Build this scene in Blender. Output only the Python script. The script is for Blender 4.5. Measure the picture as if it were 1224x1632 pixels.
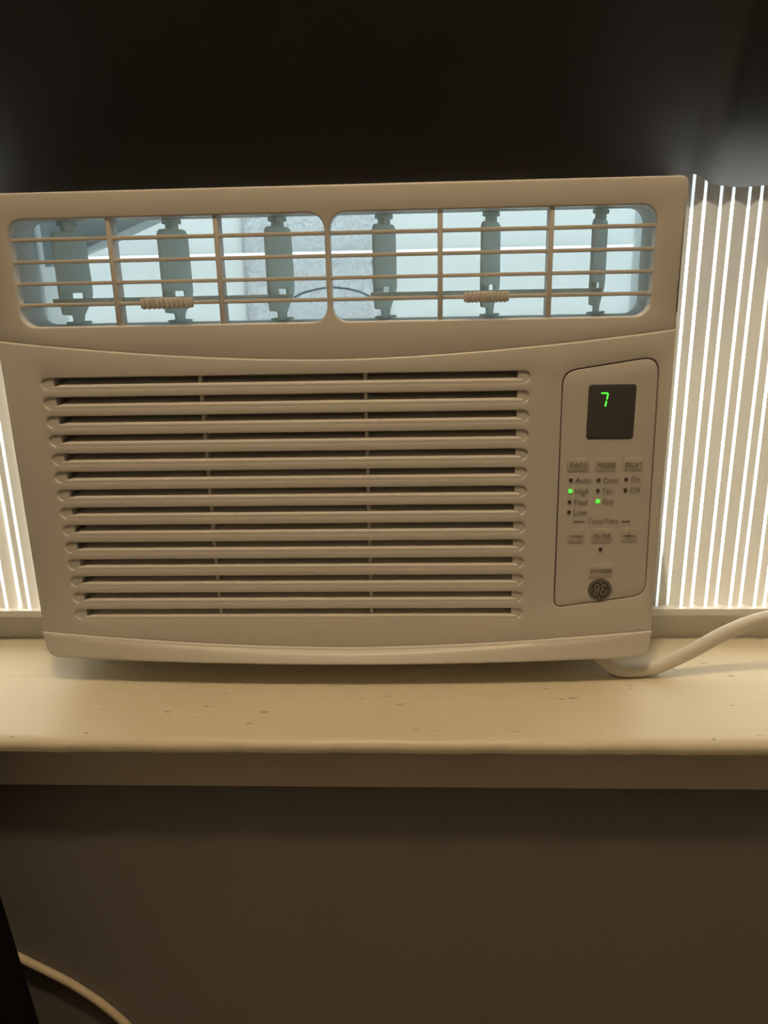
import bpy, bmesh, math
from mathutils import Vector, Matrix

# ------------------------------------------------------------------ reset
for o in list(bpy.data.objects):
    bpy.data.objects.remove(o, do_unlink=True)
scene = bpy.context.scene
COL = scene.collection

# ------------------------------------------------------------------ camera
F_PX = 1250.0
cam_d = bpy.data.cameras.new('camera')
cam_d.sensor_fit = 'VERTICAL'
cam_d.sensor_height = 36.0
cam_d.lens = F_PX / 1632.0 * 36.0
cam_d.clip_start = 0.02
cam = bpy.data.objects.new('camera', cam_d)
COL.objects.link(cam)
R_ = Vector((0.99903327, 0.03883806, -0.02059449))
U_ = Vector((0.00827842, 0.29388458, 0.95580506))
N_ = Vector((0.04317402, -0.95505155, 0.29327896))
cam.matrix_world = Matrix(((R_.x, U_.x, N_.x, 0.05897),
                           (R_.y, U_.y, N_.y, -0.55088),
                           (R_.z, U_.z, N_.z, 0.28741),
                           (0, 0, 0, 1)))
scene.camera = cam

# ------------------------------------------------------------------ daylight
world = bpy.data.worlds.new('sky'); scene.world = world
world.use_nodes = True
bg = world.node_tree.nodes['Background']
bg.inputs['Color'].default_value = (0.72, 0.88, 1.0, 1)
bg.inputs['Strength'].default_value = 1.7

SUN_EL = math.radians(48); SUN_AZ = math.radians(-14)
sun_d = bpy.data.lights.new('sun_offscreen', 'SUN')
sun_d.energy = 32.0; sun_d.angle = math.radians(0.6); sun_d.color = (1.0, 0.95, 0.86)
sun = bpy.data.objects.new('sun_offscreen', sun_d); COL.objects.link(sun)
to_sun = Vector((math.sin(SUN_AZ) * math.cos(SUN_EL), math.cos(SUN_AZ) * math.cos(SUN_EL), math.sin(SUN_EL)))
sun.rotation_euler = to_sun.to_track_quat('Z', 'Y').to_euler()
sun.location = (0, 3, 3)

# ------------------------------------------------------------------ exposure
scene.view_settings.view_transform = 'Standard'
scene.view_settings.look = 'None'
scene.view_settings.exposure = 0.0
scene.view_settings.gamma = 1.0
scene.view_settings.use_curve_mapping = False

LAMP_POWER = 33.0
LAMP_POS = (0.0, -0.55, 1.66)

# ------------------------------------------------------------------ materials
def new_mat(name):
    m = bpy.data.materials.new(name); m.use_nodes = True
    return m, m.node_tree, m.node_tree.nodes, m.node_tree.links

def mat_pbr(name, col, rough=0.5, spec=0.5, metal=0.0, var=0.0, vscale=20.0, bump=0.0, bscale=400.0, coat=0.0):
    m, nt, N, L = new_mat(name)
    b = N['Principled BSDF']
    b.inputs['Base Color'].default_value = (*col, 1)
    b.inputs['Roughness'].default_value = rough
    b.inputs['Specular IOR Level'].default_value = spec
    b.inputs['Metallic'].default_value = metal
    b.inputs['Coat Weight'].default_value = coat
    tc = N.new('ShaderNodeTexCoord')
    if var > 0:
        n = N.new('ShaderNodeTexNoise'); n.inputs['Scale'].default_value = vscale; n.inputs['Detail'].default_value = 5
        L.new(tc.outputs['Object'], n.inputs['Vector'])
        r = N.new('ShaderNodeMix'); r.data_type = 'RGBA'
        r.inputs[6].default_value = (*[c * (1 - var) for c in col], 1)
        r.inputs[7].default_value = (*[min(1, c * (1 + var)) for c in col], 1)
        L.new(n.outputs['Fac'], r.inputs[0]); L.new(r.outputs[2], b.inputs['Base Color'])
    if bump > 0:
        n2 = N.new('ShaderNodeTexNoise'); n2.inputs['Scale'].default_value = bscale; n2.inputs['Detail'].default_value = 3
        L.new(tc.outputs['Object'], n2.inputs['Vector'])
        bp = N.new('ShaderNodeBump'); bp.inputs['Strength'].default_value = bump; bp.inputs['Distance'].default_value = 0.0004
        L.new(n2.outputs['Fac'], bp.inputs['Height']); L.new(bp.outputs['Normal'], b.inputs['Normal'])
    return m

def mat_translucent(name, refl, trans, gloss=0.04, rough=0.35, wet=False):
    """thin plastic / foam / cloth: diffuse reflection plus diffuse transmission"""
    m, nt, N, L = new_mat(name)
    N.remove(N['Principled BSDF'])
    out = N['Material Output']
    d = N.new('ShaderNodeBsdfDiffuse'); d.inputs['Color'].default_value = (*refl, 1)
    t = N.new('ShaderNodeBsdfTranslucent'); t.inputs['Color'].default_value = (*trans, 1)
    a = N.new('ShaderNodeAddShader')
    L.new(d.outputs[0], a.inputs[0]); L.new(t.outputs[0], a.inputs[1])
    g = N.new('ShaderNodeBsdfGlossy'); g.inputs['Roughness'].default_value = rough
    mx = N.new('ShaderNodeMixShader'); mx.inputs[0].default_value = gloss
    L.new(a.outputs[0], mx.inputs[1]); L.new(g.outputs[0], mx.inputs[2])
    L.new(mx.outputs[0], out.inputs['Surface'])
    tc = N.new('ShaderNodeTexCoord')
    if wet:
        v = N.new('ShaderNodeTexVoronoi'); v.inputs['Scale'].default_value = 260; v.inputs['Randomness'].default_value = 1
        L.new(tc.outputs['Object'], v.inputs['Vector'])
        n = N.new('ShaderNodeTexNoise'); n.inputs['Scale'].default_value = 320; n.inputs['Detail'].default_value = 4
        L.new(tc.outputs['Object'], n.inputs['Vector'])
        ad = N.new('ShaderNodeMath'); ad.operation = 'ADD'
        L.new(v.outputs['Distance'], ad.inputs[0]); L.new(n.outputs['Fac'], ad.inputs[1])
        bp = N.new('ShaderNodeBump'); bp.inputs['Strength'].default_value = 0.9; bp.inputs['Distance'].default_value = 0.0012
        L.new(ad.outputs[0], bp.inputs['Height'])
        for s in (d, g, t): L.new(bp.outputs['Normal'], s.inputs['Normal'])
        cr = N.new('ShaderNodeMapRange'); cr.inputs[1].default_value = 0.25; cr.inputs[2].default_value = 0.75
        cr.inputs[3].default_value = 0.75; cr.inputs[4].default_value = 1.15
        L.new(n.outputs['Fac'], cr.inputs[0])
        mu = N.new('ShaderNodeMix'); mu.data_type = 'RGBA'; mu.blend_type = 'MULTIPLY'; mu.inputs[0].default_value = 1
        mu.inputs[6].default_value = (*trans, 1); L.new(cr.outputs[0], mu.inputs[7]); L.new(mu.outputs[2], t.inputs['Color'])
    return m

def mat_emit(name, col, strength):
    m, nt, N, L = new_mat(name)
    b = N['Principled BSDF']
    b.inputs['Base Color'].default_value = (*col, 1)
    b.inputs['Emission Color'].default_value = (*col, 1)
    b.inputs['Emission Strength'].default_value = strength
    return m

def mat_sill():
    m, nt, N, L = new_mat('sill_paint')
    b = N['Principled BSDF']; b.inputs['Roughness'].default_value = 0.42
    tc = N.new('ShaderNodeTexCoord')
    # faint dirty blotches
    n = N.new('ShaderNodeTexNoise'); n.inputs['Scale'].default_value = 14; n.inputs['Detail'].default_value = 6
    L.new(tc.outputs['Object'], n.inputs['Vector'])
    base = N.new('ShaderNodeMix'); base.data_type = 'RGBA'
    base.inputs[6].default_value = (0.68, 0.62, 0.47, 1); base.inputs[7].default_value = (0.77, 0.71, 0.57, 1)
    L.new(n.outputs['Fac'], base.inputs[0])
    # scratches, stretched along the board, and small chips
    mp = N.new('ShaderNodeMapping'); mp.inputs['Scale'].default_value = (60, 260, 60)
    L.new(tc.outputs['Object'], mp.inputs['Vector'])
    s = N.new('ShaderNodeTexNoise'); s.inputs['Scale'].default_value = 1; s.inputs['Detail'].default_value = 4; s.inputs['Roughness'].default_value = 0.6
    L.new(mp.outputs['Vector'], s.inputs['Vector'])
    mr = N.new('ShaderNodeMapRange'); mr.inputs[1].default_value = 0.685; mr.inputs[2].default_value = 0.72
    L.new(s.outputs['Fac'], mr.inputs[0])
    mix = N.new('ShaderNodeMix'); mix.data_type = 'RGBA'
    mix.inputs[7].default_value = (0.16, 0.12, 0.08, 1)
    L.new(base.outputs[2], mix.inputs[6]); L.new(mr.outputs[0], mix.inputs[0])
    L.new(mix.outputs[2], b.inputs['Base Color'])
    # brush relief
    mp2 = N.new('ShaderNodeMapping'); mp2.inputs['Scale'].default_value = (12, 160, 160)
    L.new(tc.outputs['Object'], mp2.inputs['Vector'])
    n3 = N.new('ShaderNodeTexNoise'); n3.inputs['Scale'].default_value = 1; n3.inputs['Detail'].default_value = 5
    L.new(mp2.outputs['Vector'], n3.inputs['Vector'])
    bp = N.new('ShaderNodeBump'); bp.inputs['Strength'].default_value = 0.35; bp.inputs['Distance'].default_value = 0.001
    L.new(n3.outputs['Fac'], bp.inputs['Height']); L.new(bp.outputs['Normal'], b.inputs['Normal'])
    return m

M = {}
M['plastic'] = mat_pbr('off_white_plastic', (0.71, 0.685, 0.65), 0.38, 0.45, var=0.03, vscale=9, bump=0.12, bscale=1500)
M['panel'] = mat_pbr('control_panel_plastic', (0.69, 0.665, 0.635), 0.34, 0.45, var=0.02, vscale=12)
M['button'] = mat_pbr('button_grey', (0.585, 0.55, 0.505), 0.45)
M['print'] = mat_pbr('grey_print', (0.30, 0.265, 0.24), 0.5)
M['led_off'] = mat_pbr('dark_indicator', (0.10, 0.085, 0.07), 0.4)
M['led_on'] = mat_emit('green_indicator', (0.08, 1.0, 0.06), 1.3)
M['digit'] = mat_emit('green_digit', (0.10, 1.0, 0.06), 1.1)
M['screen'] = mat_pbr('smoked_display', (0.085, 0.085, 0.083), 0.3, 0.4)
M['logo_dark'] = mat_pbr('logo_charcoal', (0.10, 0.095, 0.095), 0.35)
M['logo_silver'] = mat_pbr('logo_silver', (0.52, 0.51, 0.50), 0.3, metal=0.3)
M['filter'] = mat_pbr('filter_mesh', (0.40, 0.34, 0.28), 0.9, 0.1, var=0.25, vscale=700)
M['steel'] = mat_pbr('painted_steel', (0.45, 0.44, 0.42), 0.5, metal=0.2)
M['fin'] = mat_translucent('milky_fin_plastic', (0.44, 0.48, 0.47), (0.48, 0.51, 0.50), 0.04, 0.4)
M['duct'] = mat_translucent('pale_duct_foam', (0.52, 0.55, 0.55), (0.207, 0.229, 0.239), 0.03, 0.4)  # blue cast of daylight put into the foam colour
M['duct_wet'] = mat_translucent('wet_duct_plate', (0.42, 0.45, 0.46), (0.228, 0.254, 0.270), 0.14, 0.22, wet=True)  # blue cast of daylight put into this colour too
M['shroud'] = mat_translucent('vent_shroud_plastic', (0.66, 0.68, 0.66), (0.20, 0.21, 0.21), 0.04, 0.35)
M['slat'] = mat_translucent('cream_slat_vinyl', (0.55, 0.52, 0.45), (0.037, 0.034, 0.0275), 0.03, 0.4)
M['hinge'] = mat_translucent('clear_vinyl_hinge', (0.10, 0.10, 0.10), (0.80, 0.80, 0.76), 0.03, 0.3)
M['track'] = mat_pbr('white_track', (0.72, 0.70, 0.66), 0.4, var=0.02)
M['paint'] = mat_pbr('white_trim_paint', (0.66, 0.62, 0.54), 0.45, var=0.06, vscale=30, bump=0.2, bscale=120)
M['sill'] = mat_sill()
M['board'] = mat_pbr('light_block_dark', (0.045, 0.036, 0.030), 0.8, 0.2, var=0.2, vscale=15)  # dark tone keeps light from bouncing off the added blocks
M['wall'] = mat_pbr('grey_brown_wall_paint', (0.235, 0.225, 0.215), 0.85, 0.2, var=0.06, vscale=3, bump=0.4, bscale=350)
M['room_wall'] = mat_pbr('room_wall_paint', (0.50, 0.49, 0.47), 0.85, 0.2, var=0.04, vscale=3)
M['ceiling'] = mat_pbr('ceiling_paint', (0.6, 0.58, 0.54), 0.9, 0.1, var=0.02)
M['floor'] = mat_pbr('dark_floor', (0.16, 0.11, 0.07), 0.6, 0.3, var=0.2, vscale=8)
M['curtain'] = mat_translucent('black_curtain_cloth', (0.010, 0.010, 0.011), (0.42, 0.42, 0.43), 0.0, 0.6)  # transmission raised for a glow in place of lens haze
M['drape'] = mat_pbr('black_drape_cloth', (0.012, 0.010, 0.011), 0.95, 0.05, var=0.2, vscale=200)
M['cord'] = mat_pbr('white_cord_rubber', (0.66, 0.63, 0.56), 0.45, 0.4, var=0.03)
M['cable'] = mat_pbr('tan_white_cable', (0.66, 0.56, 0.42), 0.5, 0.3, var=0.05)
M['rod'] = mat_pbr('black_rod_metal', (0.03, 0.03, 0.03), 0.35, metal=0.8)
M['bulb'] = mat_emit('warm_lamp_glass', (1.0, 0.72, 0.36), 4.0)
M['lamp_base'] = mat_pbr('lamp_white_metal', (0.6, 0.6, 0.58), 0.4)

# ------------------------------------------------------------------ helpers
def link(name, me, mat=None, parent=None):
    o = bpy.data.objects.new(name, me); COL.objects.link(o)
    if mat is not None and me is not None and len(me.materials) == 0:
        me.materials.append(mat)
    if parent is not None: o.parent = parent
    return o

def empty(name, loc=(0, 0, 0)):
    o = bpy.data.objects.new(name, None); COL.objects.link(o); o.location = loc
    o.empty_display_size = 0.05
    return o

def tag(o, label=None, cat=None, group=None, kind=None):
    if label: o['label'] = label
    if cat: o['category'] = cat
    if group: o['group'] = group
    if kind: o['kind'] = kind
    return o

def finish(bm, name, smooth=35):
    me = bpy.data.meshes.new(name)
    bmesh.ops.recalc_face_normals(bm, faces=bm.faces)
    bm.to_mesh(me); bm.free()
    for p in me.polygons: p.use_smooth = True
    me.set_sharp_from_angle(angle=math.radians(smooth))
    return me

def box_into(bm, x0, x1, y0, y1, z0, z1, bev=0.0, seg=2):
    r = bmesh.ops.create_cube(bm, size=1.0)
    vs = r['verts']
    for v in vs:
        v.co = Vector(((x0 + x1) / 2 + v.co.x * (x1 - x0), (y0 + y1) / 2 + v.co.y * (y1 - y0), (z0 + z1) / 2 + v.co.z * (z1 - z0)))
    if bev > 0:
        es = list({e for v in vs for e in v.link_edges})
        bmesh.ops.bevel(bm, geom=es, offset=bev, segments=seg, profile=0.5, affect='EDGES')

def box(name, b, mat, parent=None, bev=0.0, seg=2):
    bm = bmesh.new(); box_into(bm, *b, bev=bev, seg=seg)
    return link(name, finish(bm, name), mat, parent)

def area2(pts):
    return sum(pts[i][0] * pts[(i + 1) % len(pts)][1] - pts[(i + 1) % len(pts)][0] * pts[i][1] for i in range(len(pts)))

def offset_poly(pts, d):
    """move every vertex d to the left of the contour direction"""
    n = len(pts); out = []
    for i in range(n):
        a, b, c = Vector(pts[i - 1]), Vector(pts[i]), Vector(pts[(i + 1) % n])
        e1 = (b - a).normalized(); e2 = (c - b).normalized()
        n1 = Vector((-e1.y, e1.x)); n2 = Vector((-e2.y, e2.x))
        k = (n1 + n2)
        if k.length < 1e-6: k = n1
        k.normalize()
        s = max(0.35, k.dot(n1))
        out.append(tuple(b + k * (d / s)))
    return out

def plate_into(bm, contours, yf, yb, bevs, depths=None, segs=3, back=False):
    """flat plate in the XZ plane facing -Y; contours[0] is the outline, the others are holes"""
    front_edges = []; back_edges = []
    for ci, pts in enumerate(contours):
        a = area2(pts)
        if (ci == 0 and a < 0) or (ci > 0 and a > 0): pts = pts[::-1]
        bev = bevs[ci] if isinstance(bevs, (list, tuple)) else bevs
        dep = yb if depths is None else depths[ci]
        rings = []
        for k in range(segs + 1):
            th = (k / segs) * math.pi / 2
            inset = bev * (1 - math.sin(th)); dy = bev * (1 - math.cos(th))
            ring = [bm.verts.new((p[0], yf + dy, p[1])) for p in offset_poly(pts, inset)]
            rings.append(ring)
        rings.append([bm.verts.new((p[0], dep, p[1])) for p in pts])
        n = len(pts)
        for r0, r1 in zip(rings[:-1], rings[1:]):
            for i in range(n):
                bm.faces.new((r0[i], r0[(i + 1) % n], r1[(i + 1) % n], r1[i]))
        for i in range(n):
            front_edges.append(bm.edges.get((rings[0][i], rings[0][(i + 1) % n])))
            back_edges.append(bm.edges.get((rings[-1][i], rings[-1][(i + 1) % n])))
    bmesh.ops.triangle_fill(bm, use_beauty=True, use_dissolve=False, edges=front_edges)
    for e in front_edges: e.smooth = False
    if back:
        bmesh.ops.triangle_fill(bm, use_beauty=True, use_dissolve=False, edges=back_edges)

def rrect(x0, x1, z0, z1, r, n=6):
    pts = []
    for cx, cz, a0 in ((x1 - r, z1 - r, 0), (x0 + r, z1 - r, 90), (x0 + r, z0 + r, 180), (x1 - r, z0 + r, 270)):
        for k in range(n + 1):
            a = math.radians(a0 + 90 * k / n)
            pts.append((cx + r * math.cos(a), cz + r * math.sin(a)))
    return pts

def round_corners(pts, r, n=5):
    out = []; N_pts = len(pts)
    for i in range(N_pts):
        a, b, c = Vector(pts[i - 1]), Vector(pts[i]), Vector(pts[(i + 1) % N_pts])
        ra = r[i] if isinstance(r, (list, tuple)) else r
        p0 = b + (a - b).normalized() * ra; p1 = b + (c - b).normalized() * ra
        for k in range(n + 1):
            t = k / n
            out.append(tuple(p0 * (1 - t) ** 2 + b * 2 * t * (1 - t) + p1 * t * t))
    return out

def plate(name, contours, yf, yb, bev, mat, parent=None, segs=2):
    bm = bmesh.new(); plate_into(bm, contours, yf, yb, bev, segs=segs, back=True)
    return link(name, finish(bm, name), mat, parent)

def catmull(pts, n=10):
    P = [Vector(p) for p in pts]; P = [2 * P[0] - P[1]] + P + [2 * P[-1] - P[-2]]
    out = []
    for i in range(1, len(P) - 2):
        p0, p1, p2, p3 = P[i - 1:i + 3]
        for k in range(n):
            t = k / n
            out.append(0.5 * ((2 * p1) + (p2 - p0) * t + (2 * p0 - 5 * p1 + 4 * p2 - p3) * t * t + (3 * p1 - p0 - 3 * p2 + p3) * t ** 3))
    out.append(P[-2]); return out

def tube(name, pts, r, mat, parent=None, seg=14, n=10):
    path = catmull(pts, n); bm = bmesh.new(); rings = []
    up = Vector((0, 0.97, 0.23)).normalized()
    for i, p in enumerate(path):
        t = (path[min(i + 1, len(path) - 1)] - path[max(i - 1, 0)]).normalized()
        a = (up - t * up.dot(t))
        a = a.normalized() if a.length > 1e-3 else t.orthogonal().normalized()
        up = a
        b = t.cross(a)
        rings.append([bm.verts.new(p + (a * math.cos(2 * math.pi * k / seg) + b * math.sin(2 * math.pi * k / seg)) * r) for k in range(seg)])
    for r0, r1 in zip(rings[:-1], rings[1:]):
        for k in range(seg): bm.faces.new((r0[k], r0[(k + 1) % seg], r1[(k + 1) % seg], r1[k]))
    bm.faces.new(rings[0]); bm.faces.new(rings[-1][::-1])
    return link(name, finish(bm, name, 60), mat, parent)

def lathe(name, prof, mat, parent=None, loc=(0, 0, 0), seg=32):
    bm = bmesh.new(); rings = []
    for r, z in prof:
        rings.append([bm.verts.new((r * math.cos(2 * math.pi * k / seg), r * math.sin(2 * math.pi * k / seg), z)) for k in range(seg)])
    for r0, r1 in zip(rings[:-1], rings[1:]):
        for k in range(seg): bm.faces.new((r0[k], r0[(k + 1) % seg], r1[(k + 1) % seg], r1[k]))
    bm.faces.new(rings[0][::-1]); bm.faces.new(rings[-1])
    o = link(name, finish(bm, name, 40), mat, parent); o.location = loc
    return o

def text_mesh(body, size, shear=0.0, align='LEFT', thick=0.0, extrude=0.00006):
    cu = bpy.data.curves.new('lettering', 'FONT')
    cu.body = body; cu.size = size; cu.shear = shear
    cu.align_x = align; cu.align_y = 'CENTER'; cu.extrude = extrude; cu.offset = thick
    cu.resolution_u = 3
    tmp = bpy.data.objects.new('tmp', cu); COL.objects.link(tmp)
    bpy.context.view_layer.update()
    dg = bpy.context.evaluated_depsgraph_get()
    me = bpy.data.meshes.new_from_object(tmp.evaluated_get(dg))
    bpy.data.objects.remove(tmp, do_unlink=True)
    me.transform(Matrix.Rotation(math.radians(90), 4, 'X'))
    me.name = 'lettering'; me.materials.clear()
    return me

# ================================================================== THE SETTING
WALL_Y = -0.055          # inner face of the wall below the window
OUT_Y = 0.150            # outer face
HEAD_Z = 0.418           # underside of the added upper light block
TOP_Z = 0.95
OPEN_X = 0.46
FLOOR_Z, CEIL_Z = -0.75, 1.80
ROOM_X, ROOM_B = 1.5, -2.6

bm = bmesh.new()
box_into(bm, -ROOM_X, -OPEN_X, WALL_Y, OUT_Y, FLOOR_Z, CEIL_Z)
box_into(bm, OPEN_X, ROOM_X, WALL_Y, OUT_Y, FLOOR_Z, CEIL_Z)
box_into(bm, -OPEN_X, OPEN_X, WALL_Y, OUT_Y, TOP_Z, CEIL_Z)
box_into(bm, -OPEN_X, OPEN_X, WALL_Y, OUT_Y, FLOOR_Z, -0.036)
tag(link('wall_front', finish(bm, 'wall_front'), M['wall']), 'dark grey-brown painted wall under and around the window', kind='structure')
tag(box('floor', (-ROOM_X, ROOM_X, ROOM_B, WALL_Y, FLOOR_Z - 0.05, FLOOR_Z), M['floor']), 'dark floor of the dim room', kind='structure')
tag(box('ceiling', (-ROOM_X, ROOM_X, ROOM_B, WALL_Y, CEIL_Z, CEIL_Z + 0.05), M['ceiling']), 'plain ceiling of the dim room', kind='structure')
tag(box('wall_left', (-ROOM_X - 0.1, -ROOM_X, ROOM_B, OUT_Y, FLOOR_Z, CEIL_Z), M['room_wall']), 'plain side wall beside the long drape', kind='structure')
tag(box('wall_right', (ROOM_X, ROOM_X + 0.1, ROOM_B, OUT_Y, FLOOR_Z, CEIL_Z), M['room_wall']), 'plain side wall on the power cord side', kind='structure')
tag(box('wall_back', (-ROOM_X, ROOM_X, ROOM_B - 0.1, ROOM_B, FLOOR_Z, CEIL_Z), M['room_wall']), 'plain wall facing the window', kind='structure')

# window: sill board with rounded nosing, apron, stop, jambs, added light blocks
win = empty('window_1', (0, 0, -0.022))
tag(win, 'recessed window holding the air conditioner above a white sill', kind='structure')
def wpart(name, b, mat, bev=0.0):
    o = box(name, b, mat, None, bev); o.parent = win; o.location = (0, 0, 0.022); return o

def sill_board():
    # cross-section (y, z): flat top, rounded, slightly lumpy nosing
    prof = [(0.079, -0.036), (0.079, -0.022), (-0.0735, -0.022)]
    for k in range(1, 8):
        a = math.pi / 2 * k / 8
        prof.append((-0.0735 - 0.0085 * math.sin(a), -0.022 - 0.006 * (1 - math.cos(a))))
    prof += [(-0.082, -0.0285), (-0.0815, -0.0315), (-0.080, -0.0325), (-0.060, -0.0328), (-0.054, -0.036)]
    bm = bmesh.new(); xs = [-0.56 + 1.12 * i / 140 for i in range(141)]
    rings = []
    for x in xs:
        w = 0.00035 * math.sin(x * 71) + 0.00025 * math.sin(x * 173 + 1.3) + 0.0002 * math.sin(x * 331 + 0.4)
        ring = []
        for y, z in prof:
            yy = y + (w if y < -0.078 else 0)
            xx = x
            if y > WALL_Y: xx = max(-OPEN_X, min(OPEN_X, x))
            ring.append(bm.verts.new((xx, yy, z)))
        rings.append(ring)
    n = len(prof)
    for a, b in zip(rings[:-1], rings[1:]):
        for i in range(n):
            try: bm.faces.new((a[i], a[(i + 1) % n], b[(i + 1) % n], b[i]))
            except ValueError: pass
    bm.faces.new(rings[0]); bm.faces.new(rings[-1][::-1])
    bmesh.ops.remove_doubles(bm, verts=bm.verts, dist=1e-6)
    return finish(bm, 'window_sill', 30)
o = link('window_sill', sill_board(), M['sill'], win); o.location = (0, 0, 0.022)
o['label'] = 'scuffed cream window sill board with rounded edge'
wpart('apron', (-0.53, 0.53, -0.067, WALL_Y, -0.0700, -0.0327), M['paint'], 0.001)
wpart('window_stop', (-OPEN_X, OPEN_X, 0.079, 0.125, -0.036, 0.0057), M['paint'], 0.0012)
for sx in (-1, 1):
    wpart('jamb', (sx * OPEN_X - 0.012, sx * OPEN_X + 0.012, -0.054, 0.149, -0.021, TOP_Z), M['paint'], 0.001)
wpart('upper_light_block', (-OPEN_X, OPEN_X, 0.050, OUT_Y, HEAD_Z, TOP_Z), M['board'])  # added, unseen: shuts out daylight above and shades the pleat tops
wpart('hem_light_block', (-OPEN_X + 0.0125, OPEN_X - 0.0125, 0.050, 0.057, 0.372, HEAD_Z - 0.0002), M['board'], 0.001)  # added behind the curtain to keep its glow near the hem
wpart('gap_light_block', (-0.2355, 0.2355, 0.050, 0.0575, 0.3430, 0.3718), M['board'], 0.001)  # added to stop daylight glowing through the curtain over the unit
wpart('unit_top_light_block', (-0.234, 0.234, 0.058, 0.080, 0.3445, HEAD_Z), M['board'], 0.001)  # added dark block, hidden, closing off daylight above the unit

# ================================================================== AIR CONDITIONER
ac = empty('air_conditioner', (0, 0.1, 0.006))
tag(ac, 'off-white window air conditioner with slotted grille and lit control panel', 'air conditioner')
def acp(o):                      # parent to the unit but keep world coordinates
    o.parent = ac; o.location = Vector(o.location) - Vector(ac.location); return o

W2, H = 0.2350, 0.3425
def crease_up(x): return 0.2297 + 0.0158 * (abs(x) / 0.23) ** 1.75
def crease_lo(x): return 0.0090 + 0.0132 * (abs(x) / 0.23) ** 1.75
xs = [-W2 + 2 * W2 * i / 48 for i in range(49)]
SLOT_Z = [0.2157 - 0.01371 * i for i in range(14)]
SX0, SX1 = -0.2078, 0.1372
PANEL = [(0.1593, 0.2192), (0.1606, 0.0416), (0.2285, 0.0518), (0.2250, 0.2288)]
PANEL_R = round_corners(PANEL, [0.010, 0.007, 0.010, 0.012])
VENTS = [(-0.2165, -0.0017), (0.0017, 0.2165)]
VZ0, VZ1 = 0.2548, 0.3254

bm = bmesh.new()
# upper field with the two air outlets
top = round_corners([(W2, H), (-W2, H), (-W2, crease_up(W2)), (W2, crease_up(W2))], 0.0001, 1)
outline = [(x, crease_up(x)) for x in xs] + round_corners([(W2, crease_up(W2) + 0.01), (W2, H), (-W2, H), (-W2, crease_up(W2) + 0.01)], [0.0005, 0.006, 0.006, 0.0005], 4)
plate_into(bm, [outline] + [rrect(a, b, VZ0, VZ1, 0.0105) for a, b in VENTS], 0.0, 0.055, [0.0016, 0.0011, 0.0011], [0.055, 0.010, 0.010])
# middle field with the 14 intake slots and the panel cut-out
mid = [(x, crease_lo(x)) for x in xs] + [(x, crease_up(x)) for x in xs[::-1]]
plate_into(bm, [mid] + [rrect(SX0, SX1, z - 0.0041, z + 0.0041, 0.00405, 6) for z in SLOT_Z] + [PANEL_R],
           -0.0014, 0.055, [0.0013] + [0.0008] * 14 + [0.0006], [0.055] + [0.006] * 14 + [0.004])
# lower band, bowed forward in the middle
nv = 9; rows = []
bxs = [W2 * math.sin(math.pi / 2 * (-1 + 2 * i / 60)) for i in range(61)]
for i, x in enumerate(bxs):
    k = 1 - (x / W2) ** 2
    e = abs(x) / W2
    cz = crease_lo(x); bz = 0.0010 - 0.0028 * k
    if e > 0.965: bz += 0.0075 * (1 - math.sqrt(max(0, 1 - ((e - 0.965) / 0.035) ** 2)))
    yb = -0.0030 - 0.0080 * k
    col = [(x, 0.001, cz + 0.0004), (x, -0.0016, cz + 0.0002), (x, -0.0026, cz - 0.0005), (x, -0.0030, cz - 0.0016)]
    for j in range(1, nv + 1):
        t = j / nv
        z = cz - 0.0016 + (bz + 0.002 - cz + 0.0016) * t
        y = -0.0030 + (yb + 0.0030) * (t ** 0.45)
        col.append((x, y, z))
    col += [(x, yb + 0.0006, bz + 0.0006), (x, yb + 0.0022, bz), (x, 0.055, bz + 0.002)]
    rows.append([bm.verts.new((c[0] * (1 - 0.012 * max(0, (cz - c[2]) / 0.03)), c[1], c[2])) for c in col])
for a, b in zip(rows[:-1], rows[1:]):
    for j in range(len(a) - 1): bm.faces.new((a[j], a[j + 1], b[j + 1], b[j]))
for r in (rows[0], rows[-1]):
    tail = bm.verts.new((r[-1].co.x, 0.055, r[0].co.z)); bm.faces.new(r + [tail])
front = acp(link('front_panel', finish(bm, 'front_panel', 32), M['plastic']))

def sub(o, parent):               # world-coordinate mesh under a part of the unit
    o.parent = parent
    o.location = Vector(o.location) - Vector(ac.location) - (Vector(parent.location))
    return o

# intake louvres: sloped slot floors with closed rounded ends
def louver_mesh():
    bm = bmesh.new()
    sec = [(-0.0013, -0.0046), (-0.0012, -0.0025), (-0.0008, -0.0017), (0.0002, -0.0011), (0.0022, -0.0007), (0.0122, 0.0014), (0.0122, -0.0046)]
    xl = [-0.2045, -0.2005, -0.1975, -0.1945, -0.1925, -0.1925, -0.2035]
    L_ = [bm.verts.new((xl[i], y, z)) for i, (y, z) in enumerate(sec)]
    xr = [0.1340, 0.1330, 0.1322, 0.1312, 0.1300, 0.1300, 0.1300]
    R2 = [bm.verts.new((xr[i], y, z)) for i, (y, z) in enumerate(sec)]
    n = len(sec)
    for i in range(n): bm.faces.new((L_[i], L_[(i + 1) % n], R2[(i + 1) % n], R2[i]))
    bm.faces.new(L_); bm.faces.new(R2[::-1])
    box_into(bm, -0.2086, -0.1992, -0.0003, 0.0122, -0.0044, 0.0044)
    box_into(bm, 0.1290, 0.1380, -0.0003, 0.0122, -0.0044, 0.0044)
    return finish(bm, 'louver', 20)
lm = louver_mesh()
for z in SLOT_Z:
    o = link('louver', lm, M['plastic']); o.location = (0, 0, z); sub(o, front)
for x in (-0.0942, 0.0228):
    sub(box('rib', (x - 0.0012, x + 0.0012, 0.0012, 0.0122, 0.0310, 0.2205), M['plastic']), front)
acp(box('air_filter', (-0.212, 0.142, 0.0124, 0.0150, 0.026, 0.226), M['filter']))

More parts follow.
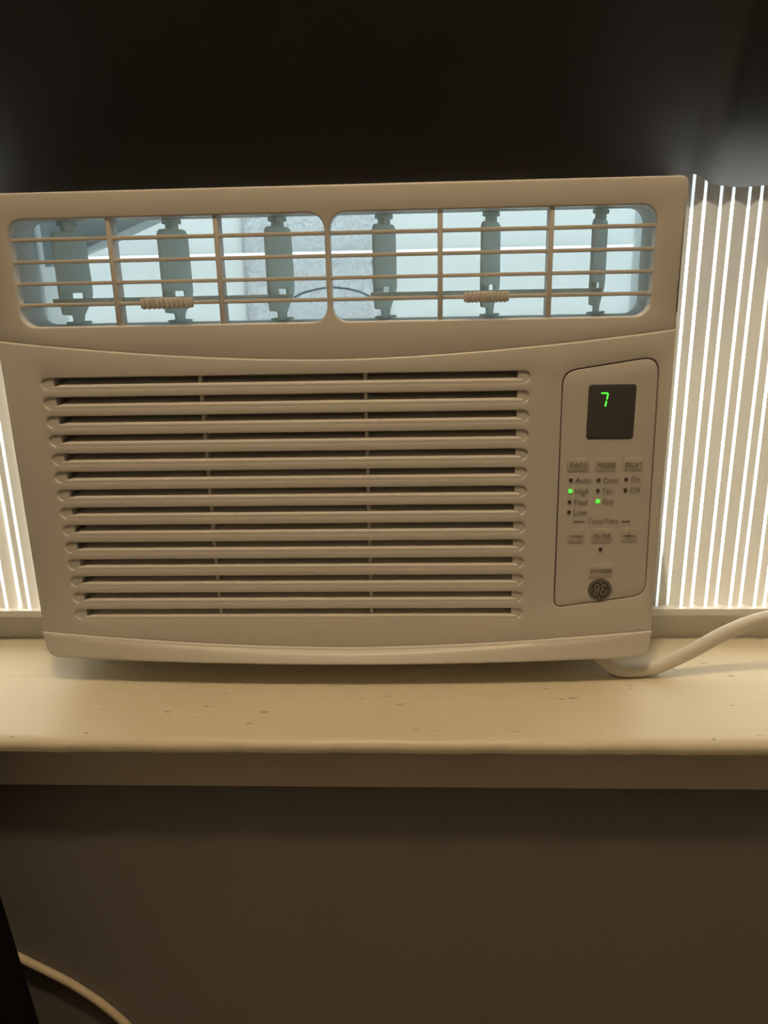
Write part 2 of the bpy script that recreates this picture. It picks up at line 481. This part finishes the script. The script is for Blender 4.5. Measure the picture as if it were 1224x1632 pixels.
# outlet grille: 4 bars across and 2 uprights in each opening
for (a, b), ups in zip(VENTS, ((-0.1478, -0.0748), (0.0754, 0.1486))):
    for z in (0.3127, 0.2982, 0.2838, 0.2696):
        sub(box('grille_bar', (a - 0.001, b + 0.001, 0.0030, 0.0115, z - 0.00125, z + 0.00125), M['plastic'], None, 0.0004), front)
    for x in ups:
        sub(box('grille_upright', (x - 0.0016, x + 0.0016, 0.0012, 0.0150, VZ0 - 0.001, VZ1 + 0.001), M['plastic'], None, 0.0008), front)
# shroud behind the outlets
bm = bmesh.new()
plate_into(bm, [rrect(-0.2195, 0.2195, 0.2520, 0.3285, 0.012), rrect(-0.2168, 0.2168, 0.2548, 0.3257, 0.0105)], 0.0105, 0.0370, 0.0003, segs=1, back=True)
acp(link('vent_shroud', finish(bm, 'vent_shroud'), M['shroud']))

# air duct of pale foam behind the outlets
D0, D1 = 0.0372, 0.120
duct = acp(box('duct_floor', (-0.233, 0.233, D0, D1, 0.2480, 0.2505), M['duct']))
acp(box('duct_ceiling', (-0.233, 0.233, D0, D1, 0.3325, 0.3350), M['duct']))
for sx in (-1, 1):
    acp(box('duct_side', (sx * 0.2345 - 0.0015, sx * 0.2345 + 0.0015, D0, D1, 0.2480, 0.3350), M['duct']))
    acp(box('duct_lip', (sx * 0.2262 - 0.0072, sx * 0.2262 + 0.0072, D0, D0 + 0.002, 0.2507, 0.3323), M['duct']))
SL0, SL1 = 0.3018, 0.3040
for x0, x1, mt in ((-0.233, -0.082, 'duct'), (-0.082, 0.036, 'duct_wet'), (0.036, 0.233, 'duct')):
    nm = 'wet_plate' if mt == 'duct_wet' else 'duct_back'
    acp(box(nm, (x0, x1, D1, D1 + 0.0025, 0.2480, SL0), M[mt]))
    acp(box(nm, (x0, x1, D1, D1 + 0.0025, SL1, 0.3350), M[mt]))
# sloping corner baffle
bm = bmesh.new()
pts = [(-0.2325, 0.2960), (-0.1400, 0.3320), (-0.2325, 0.3320)]
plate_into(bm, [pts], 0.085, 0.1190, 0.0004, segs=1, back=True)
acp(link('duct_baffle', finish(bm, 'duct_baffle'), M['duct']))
# rim of the puddle line on the wet plate and a drip
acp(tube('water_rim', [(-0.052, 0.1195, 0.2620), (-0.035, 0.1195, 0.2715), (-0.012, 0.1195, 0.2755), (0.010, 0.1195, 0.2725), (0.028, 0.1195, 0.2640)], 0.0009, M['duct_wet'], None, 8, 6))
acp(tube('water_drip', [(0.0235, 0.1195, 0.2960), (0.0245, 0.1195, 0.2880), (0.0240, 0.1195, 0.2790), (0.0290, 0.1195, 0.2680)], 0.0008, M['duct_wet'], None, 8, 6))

# directional fins
def fin_mesh():
    bm = bmesh.new(); h = 0.0137
    o = round_corners([(-h, 0.0285), (h, 0.0285), (h + 0.0008, -0.014), (h - 0.001, -0.0195), (0.0052, -0.0290), (0.0040, -0.0345), (-0.0040, -0.0345), (-0.0045, -0.0292), (-h + 0.001, -0.0283), (-h, -0.019)],
                      [0.0055, 0.0055, 0.002, 0.003, 0.002, 0.0005, 0.0005, 0.001, 0.0012, 0.002], 4)
    hole = rrect(-0.0030, 0.0065, -0.0185, -0.0135, 0.0008, 2)
    plate_into(bm, [o, hole], -0.0011, 0.0011, 0.0004, segs=1, back=True)
    box_into(bm, -0.0042, 0.0042, -0.0028, 0.0028, 0.0280, 0.0318, 0.0006, 1)
    box_into(bm, -0.0060, 0.0060, -0.0040, 0.0040, 0.0316, 0.0349, 0.0006, 1)
    box_into(bm, -0.0085, 0.0085, -0.0040, 0.0040, -0.0352, -0.0335, 0.0004, 1)
    box_into(bm, -h + 0.0004, -h + 0.0075, -0.0016, 0.0016, -0.0165, -0.0135, 0.0005, 1)
    return finish(bm, 'fin', 35)
fm = fin_mesh()
for x in (-0.1875, -0.1126, -0.0377, 0.0370, 0.1113, 0.1864):
    o = link('fin', fm, M['fin']); o.location = (x, 0.0300, 0.2905); o.rotation_euler = (0, 0, math.radians(59)); acp(o)
for x0, x1, h0, h1 in ((-0.1975, -0.0275, -0.1301, -0.0940), (0.0275, 0.1865, 0.0912, 0.1214)):
    rod = acp(box('link_rod', (x0, x1, 0.0125, 0.0160, 0.2690, 0.2735), M['fin'], None, 0.0006))
    bm = bmesh.new()
    box_into(bm, h0, h1, -0.0022, 0.0026, 0.2663, 0.2728, 0.0010, 2)
    box_into(bm, (h0 + h1) / 2 - 0.006, (h0 + h1) / 2 + 0.006, 0.0020, 0.0130, 0.2713, 0.2732)
    n = 10; st = (h1 - h0 - 0.003) / n
    for k in range(n):
        c = h0 + 0.0015 + st * (k + 0.5)
        box_into(bm, c - st * 0.24, c + st * 0.24, -0.0046, -0.0010, 0.2658, 0.2733, 0.0005, 2)
    sub(link('ribbed_handle', finish(bm, 'ribbed_handle', 40), M['plastic']), rod)

# casing behind the front
acp(box('casing', (-0.222, 0.222, 0.030, 0.400, 0.006, 0.2470), M['steel'], None, 0.003))

for sx in (-1, 1):
    bm = bmesh.new()
    xo = 0.2404 if sx > 0 else 0.2419
    a, b = sorted((sx * 0.2215, sx * xo)); box_into(bm, a, b, 0.0665, 0.0785, 0.0065, 0.2470)
    a, b = sorted((sx * 0.2362, sx * xo)); box_into(bm, a, b, 0.0665, 0.0785, 0.2470, 0.3430)
    acp(link('side_channel', finish(bm, 'side_channel'), M['plastic']))
# control panel -----------------------------------------------------
YF = -0.0016
bm = bmesh.new()
inner = offset_poly(PANEL_R if area2(PANEL_R) > 0 else PANEL_R[::-1], 0.0009)
plate_into(bm, [inner], YF, 0.004, 0.0006, segs=2, back=True)
cp = acp(link('control_panel', finish(bm, 'control_panel'), M['panel']))
cp['label'] = 'inset control panel with display, buttons and indicator lights'
bm = bmesh.new()
plate_into(bm, [PANEL_R], 0.0035, 0.006, 0.0001, segs=1, back=True)
acp(link('panel_gap', finish(bm, 'panel_gap'), M['plastic']))

def on_panel(o): return sub(o, cp)
def lettering(body, x, z, size, mat='print', align='LEFT', shear=0.0, sx=1.0, thick=0.0):
    me = text_mesh(body, size, shear, align, thick)
    o = link('lettering', me, M[mat]); o.location = (x, YF - 0.0005, z); o.scale = (sx, 1, 1)
    return on_panel(o)

scr = on_panel(plate('display', [rrect(0.1778, 0.2106, 0.1713, 0.2096, 0.0022, 4)], YF - 0.0004, YF + 0.001, 0.0003, M['screen']))
scr['label'] = 'dark display window showing a green 7'
# the lit 7: three slanted segments
def seg(p0, p1, w):
    a, b = Vector(p0), Vector(p1); d = (b - a).normalized(); n = Vector((-d.y, d.x)) * w
    pts = [tuple(a), tuple(a + d * w + n), tuple(b - d * w + n), tuple(b), tuple(b - d * w - n), tuple(a + d * w - n)]
    return plate('digit_segment', [pts], YF - 0.0007, YF - 0.0003, 0.00005, M['digit'], None, 1)
for a, b in (((0.1863, 0.2036), (0.1912, 0.2036)), ((0.1913, 0.2037), (0.1906, 0.1990)), ((0.1905, 0.1984), (0.1897, 0.1941))):
    on_panel(seg(a, b, 0.00052))
# buttons
for x0, x1, z0, z1 in ((0.1652, 0.1812, 0.1474, 0.1575), (0.1856, 0.2006, 0.1473, 0.1573), (0.2050, 0.2196, 0.1476, 0.1576),
                       (0.1678, 0.1808, 0.0933, 0.1048), (0.1858, 0.2013, 0.0931, 0.1046), (0.2068, 0.2194, 0.0938, 0.1050),
                       (0.1846, 0.2036, 0.0659, 0.0771)):
    on_panel(plate('button', [rrect(x0, x1, z0, z1, 0.0016, 4)], YF - 0.0002, YF + 0.001, 0.00015, M['button']))
lettering('FAN', 0.1732, 0.1527, 0.0058, align='CENTER')
lettering('MODE', 0.1932, 0.1526, 0.0047, align='CENTER')
lettering('DELAY', 0.2123, 0.1527, 0.0044, align='CENTER', sx=0.9)
lettering('FILTER', 0.19355, 0.0990, 0.0048, align='CENTER', sx=0.88)
lettering('POWER', 0.1941, 0.0716, 0.0050, align='CENTER', sx=0.92)
lettering('Temp/Time', 0.1933, 0.1106, 0.0055, align='CENTER', sx=0.85)
def bar(x0, x1, z0, z1, name='printed_line'):
    return on_panel(plate(name, [[(x0, z0), (x1, z0), (x1, z1), (x0, z1)]], YF - 0.0006, YF - 0.0002, 0.00003, M['print'], None, 1))
bar(0.1704, 0.1782, 0.0992, 0.0998, 'minus_sign')
bar(0.2098, 0.2164, 0.0991, 0.0997, 'plus_sign'); bar(0.2128, 0.2134, 0.0962, 0.1026, 'plus_sign')
bar(0.1722, 0.1800, 0.1106, 0.11095); bar(0.1722, 0.17255, 0.1072, 0.1107)
bar(0.2066, 0.2128, 0.1106, 0.11095); bar(0.21245, 0.2128, 0.1072, 0.1107)
leds = [(0.1687, 0.1416, 'Auto', 0), (0.1687, 0.1333, 'High', 1), (0.1686, 0.1252, 'Med', 0), (0.1685, 0.1175, 'Low', 0),
        (0.1884, 0.1414, 'Cool', 0), (0.1884, 0.1335, 'Fan', 0), (0.1888, 0.1255, 'Eco', 1),
        (0.2079, 0.1417, 'On', 0), (0.2079, 0.1338, 'Off', 0), (0.1928, 0.0888, None, 0)]
for x, z, t, on in leds:
    o = on_panel(plate('indicator_light', [rrect(x - 0.00125, x + 0.00125, z - 0.0013, z + 0.0013, 0.0004, 2)], YF - 0.0006, YF + 0.0004, 0.0002, M['led_on' if on else 'led_off'], None, 1))
    if on: o['label'] = 'lit green indicator light'
    if t: lettering(t, x + 0.0030, z, 0.0056)

# round monogram badge: dark disc, silver ring with four curls, script letters
bm = bmesh.new()
def circ(cx, cz, r, n=40): return [(cx + r * math.cos(2 * math.pi * k / n), cz + r * math.sin(2 * math.pi * k / n)) for k in range(n)]
LX, LZ, LR = 0.1944, 0.0566, 0.0088
plate_into(bm, [circ(LX, LZ, LR)], YF - 0.0006, YF + 0.001, 0.0003, segs=2, back=True)
nd = len(bm.faces)
def stroke(pts, w, closed=False):
    P = catmull([Vector((a, 0, b)) for a, b in pts], 6)
    l, r = [], []
    for i, p in enumerate(P):
        t = (P[min(i + 1, len(P) - 1)] - P[max(i - 1, 0)]).normalized(); n = Vector((-t.z, 0, t.x))
        l.append(bm.verts.new((p.x + n.x * w, YF - 0.0008, p.z + n.z * w))); r.append(bm.verts.new((p.x - n.x * w, YF - 0.0008, p.z - n.z * w)))
    for i in range(len(P) - 1): bm.faces.new((l[i], l[i + 1], r[i + 1], r[i]))
def arc(cx, cz, r, a0, a1, n=10): return [(cx + r * math.cos(math.radians(a0 + (a1 - a0) * k / n)), cz + r * math.sin(math.radians(a0 + (a1 - a0) * k / n))) for k in range(n + 1)]
for q in range(4):                                   # ring broken by four curls
    a = 90 * q + 45
    stroke(arc(LX, LZ, LR * 0.88, a - 40, a + 33), 0.00026)
    b = math.radians(a + 33); bx, bz = LX + LR * 0.74 * math.cos(b), LZ + LR * 0.74 * math.sin(b)
    stroke(arc(bx, bz, LR * 0.15, a + 20, a + 220, 6), 0.00024)
s = LR
def ls(pts): stroke([(LX + x * s, LZ + z * s) for x, z in pts], 0.00030)
ls([(-0.10, 0.34), (-0.20, 0.48), (-0.38, 0.42), (-0.44, 0.20), (-0.34, 0.04), (-0.18, 0.10), (-0.10, 0.30), (-0.14, 0.0), (-0.22, -0.30), (-0.38, -0.46), (-0.52, -0.36), (-0.46, -0.16), (-0.24, -0.06), (-0.02, 0.02)])
ls([(0.44, 0.26), (0.40, 0.44), (0.24, 0.46), (0.14, 0.30), (0.20, 0.12), (0.34, 0.04), (0.16, 0.0), (0.06, -0.20), (0.14, -0.40), (0.32, -0.44), (0.48, -0.30), (0.50, -0.10)])
me = finish(bm, 'logo_badge', 30)
me.materials.append(M['logo_dark']); me.materials.append(M['logo_silver'])
for p in me.polygons:
    p.material_index = 1 if abs(p.center.y - (YF - 0.0008)) < 1e-5 else 0
lg = on_panel(link('logo_badge', me)); lg['label'] = 'round dark monogram badge'

# power cord leaving under the unit
cordp = [(0.188, 0.055, 0.004), (0.1955, 0.035, -0.002), (0.2035, 0.015, -0.0095), (0.2155, 0.010, -0.0158), (0.2300, 0.010, -0.0164), (0.2475, 0.010, -0.0128),
         (0.2705, 0.010, -0.0005), (0.2935, 0.010, 0.0142), (0.3160, 0.010, 0.0250), (0.3400, 0.008, 0.0310), (0.3700, 0.000, 0.0290),
         (0.4000, -0.020, 0.0150), (0.4250, -0.055, -0.0050), (0.4400, -0.088, -0.0250), (0.4450, -0.100, -0.0900), (0.4450, -0.085, -0.3000), (0.4450, -0.075, -0.7000)]
acp(tube('power_cord', cordp, 0.0056, M['cord'], None, 16, 10))['label'] = 'thick white power cord curving off the sill'

# ================================================================== PLEATED SIDE PANELS
def accordion(label, sign, x0, npl):
    root = empty('accordion_panel', (sign * 0.35, 0.0725, 0.005))
    tag(root, label, 'side panel', 'pleated panels beside the air conditioner')
    def ap(o): o.parent = root; o.location = Vector(o.location) - Vector(root.location); return o
    half = 0.01015; yF, yB = 0.0700, 0.0752; hw = 0.00125
    z0, z1 = 0.0095, 0.4125
    # zigzag vertices, front at even index
    V = [(x0 + sign * half * k, yF if k % 2 == 0 else yB) for k in range(npl + 1)]
    ln = math.hypot(half, yB - yF); ux, uy = half / ln, (yB - yF) / ln
    meshes = {}
    for k in range(npl):
        key = 'first' if k == 0 else k % 2
        a = Vector(V[k]); b = Vector(V[k + 1]); d = (b - a).normalized()
        p0 = a + d * (hw if k > 0 else 0); p1 = b - d * hw
        if key not in meshes:
            bm = bmesh.new(); c = (p0 + p1) / 2; n = Vector((-d.y, d.x)) * 0.0003
            # slightly bowed slat
            pr = []
            for t in (0, 0.25, 0.5, 0.75, 1.0):
                q = p0 + (p1 - p0) * t - c
                bow = 0.0006 * (1 - (2 * t - 1) ** 2)
                pr.append(q + Vector((-d.y, d.x)) * bow * (1 if d.x * sign > 0 else -1))
            r0 = [bm.verts.new((q.x, q.y, z0)) for q in pr]; r1 = [bm.verts.new((q.x, q.y, z1)) for q in pr]
            for i in range(4): bm.faces.new((r0[i], r0[i + 1], r1[i + 1], r1[i]))
            meshes[key] = finish(bm, 'slat', 60)
        c = (p0 + p1) / 2
        o = link('slat', meshes[key], M['slat']); o.location = (c.x, c.y, 0); ap(o)
    hm = {}
    for k in range(1, npl):
        key = k % 2
        a, v, b = Vector(V[k - 1]), Vector(V[k]), Vector(V[k + 1])
        if key not in hm:
            bm = bmesh.new()
            p0 = (a - v).normalized() * hw; p1 = (b - v).normalized() * hw
            pr = [p0 * (1 - t) ** 2 + p1 * t * t for t in (0, 0.25, 0.5, 0.75, 1)]
            r0 = [bm.verts.new((q.x, q.y, z0)) for q in pr]; r1 = [bm.verts.new((q.x, q.y, z1)) for q in pr]
            for i in range(4): bm.faces.new((r0[i], r0[i + 1], r1[i + 1], r1[i]))
            hm[key] = finish(bm, 'hinge_strip', 80)
        o = link('hinge_strip', hm[key], M['hinge']); o.location = (v.x, v.y, 0); ap(o)
    e = sorted((sign * 0.2405, sign * (OPEN_X - 0.013)))
    ap(box('bottom_track', (e[0], e[1], 0.0655, 0.0788, 0.0042, 0.0105), M['track'], None, 0.0008))
    return root
accordion('cream pleated panel filling the window beside the control panel and power cord', 1, 0.2405, 20)
accordion('cream pleated panel filling the window beside the intake slot ends, away from the control panel', -1, -0.2420, 20)

# ================================================================== CURTAIN, DRAPE, ROD
def smooth(a, b, x):
    t = max(0, min(1, (x - a) / (b - a))); return t * t * (3 - 2 * t)

def curtain():
    bm = bmesh.new(); nx, nz = 150, 70; rings = []
    for j in range(nz + 1):
        v = j / nz; row = []
        for i in range(nx + 1):
            x = -0.445 + 0.89 * i / nx
            side = smooth(0.238, 0.27, abs(x))
            hem = 0.3440 + (0.0012 - 0.0062 * smooth(0.238, 0.285, abs(x)) + 0.0012 * math.sin(x * 60 + 1.0) * smooth(0.27, 0.3, abs(x))) * smooth(0.236, 0.245, abs(x))
            z = hem + (1.28 - hem) * v ** 1.6
            s = z - hem
            y0 = 0.016 + 0.034 * side
            lean = 0.40 * min(s, 0.14) + 0.022 * smooth(0.14, 0.24, s) + 0.035 * side * smooth(0.0, 0.35, s)
            fold = (0.0025 * math.sin(x * 38 + 0.6) + 0.0015 * math.sin(x * 83)) * smooth(0.0, 0.12, s) + 0.006 * math.sin(x * 52) * smooth(0.2, 0.7, s)
            row.append(bm.verts.new((x, y0 - lean + fold - (0.03 * smooth(0.3, 0.8, s)), z)))
        rings.append(row)
    for a, b in zip(rings[:-1], rings[1:]):
        for i in range(nx): bm.faces.new((a[i], a[i + 1], b[i + 1], b[i]))
    return finish(bm, 'curtain', 80)
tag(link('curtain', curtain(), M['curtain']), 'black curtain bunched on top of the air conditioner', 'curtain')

def drape():
    bm = bmesh.new(); nx, nz = 40, 80; f, bk = [], []
    for j in range(nz + 1):
        z = -0.72 + 1.98 * j / nz
        if z < -0.09: xe = -0.2270 - 0.085 * (z + 0.09)
        else: xe = -0.2276 - 0.085 * smooth(-0.09, 0.2, z) - 0.25 * (z + 0.09) * (1 - smooth(-0.09, 0.2, z))
        rf, rb = [], []
        for i in range(nx + 1):
            t = i / nx; x = -0.66 + (xe + 0.66) * t
            fold = 0.012 * math.sin(t * 26.5) * (1 - smooth(0.90, 1.0, t) * 0.8)
            y = -0.1345 + fold
            rf.append(bm.verts.new((x, y - 0.0015, z))); rb.append(bm.verts.new((x, y + 0.0015, z)))
        f.append(rf); bk.append(rb)
    for j in range(nz):
        for i in range(nx):
            bm.faces.new((f[j][i], f[j][i + 1], f[j + 1][i + 1], f[j + 1][i]))
            bm.faces.new((bk[j][i + 1], bk[j][i], bk[j + 1][i], bk[j + 1][i + 1]))
        bm.faces.new((f[j][nx], bk[j][nx], bk[j + 1][nx], f[j + 1][nx]))
        bm.faces.new((bk[j][0], f[j][0], f[j + 1][0], bk[j + 1][0]))
    return finish(bm, 'drape', 60)
tag(link('drape', drape(), M['drape']), 'long black drape hanging in front of the wall, its edge hiding the thin cable', 'drape')

rod = empty('curtain_rod', (0, -0.11, 1.29))
tag(rod, 'black curtain rod above the window carrying curtain and drape', 'curtain rod')
def rp(o): o.parent = rod; o.location = Vector(o.location) - Vector(rod.location); return o
rp(tube('pole', [(-0.70, -0.11, 1.29), (0, -0.11, 1.29), (0.70, -0.11, 1.29)], 0.009, M['rod'], None, 16, 4))
for sx in (-1, 1):
    rp(lathe('finial', [(0.004, -0.02), (0.014, -0.012), (0.018, 0.0), (0.014, 0.012), (0.004, 0.02)], M['rod'], None, (sx * 0.71, -0.11, 1.29), 20))
    rp(box('bracket', (sx * 0.66 - 0.006, sx * 0.66 + 0.006, -0.115, WALL_Y, 1.272, 1.282), M['rod'], None, 0.001))

# ================================================================== THIN CABLE BELOW THE SILL
tag(tube('cable', [(-0.48, -0.0585, -0.185), (-0.40, -0.0588, -0.190), (-0.33, -0.0590, -0.208), (-0.290, -0.0590, -0.2270), (-0.2610, -0.0590, -0.2455), (-0.2250, -0.0590, -0.2705), (-0.1930, -0.0590, -0.3035),
                   (-0.165, -0.0595, -0.350), (-0.145, -0.0600, -0.42), (-0.140, -0.0610, -0.55), (-0.145, -0.0650, -0.70), (-0.150, -0.0750, -0.744)], 0.0034, M['cable'], None, 12, 10),
    'thin pale cable sagging along the dark wall below the sill', 'cable')

# ================================================================== CEILING LAMP
lamp = empty('ceiling_lamp_offscreen', (LAMP_POS[0], LAMP_POS[1], CEIL_Z))
tag(lamp, 'small warm ceiling lamp above the space before the window', 'lamp')
o = lathe('lamp_base', [(0.075, 0.0), (0.075, -0.012), (0.045, -0.03), (0.030, -0.045)], M['lamp_base'], lamp, (0, 0, 0))
o = lathe('bulb_offscreen', [(0.018, -0.045), (0.030, -0.065), (0.040, -0.090), (0.036, -0.112), (0.020, -0.126), (0.004, -0.130)], M['bulb'], lamp, (0, 0, 0))
ld = bpy.data.lights.new('lamp_light_offscreen', 'POINT'); ld.energy = LAMP_POWER; ld.color = (1.0, 0.745, 0.45); ld.shadow_soft_size = 0.045
lo = bpy.data.objects.new('lamp_light_offscreen', ld); COL.objects.link(lo); lo.parent = lamp
lo.location = (0, 0, LAMP_POS[2] - CEIL_Z - 0.04)
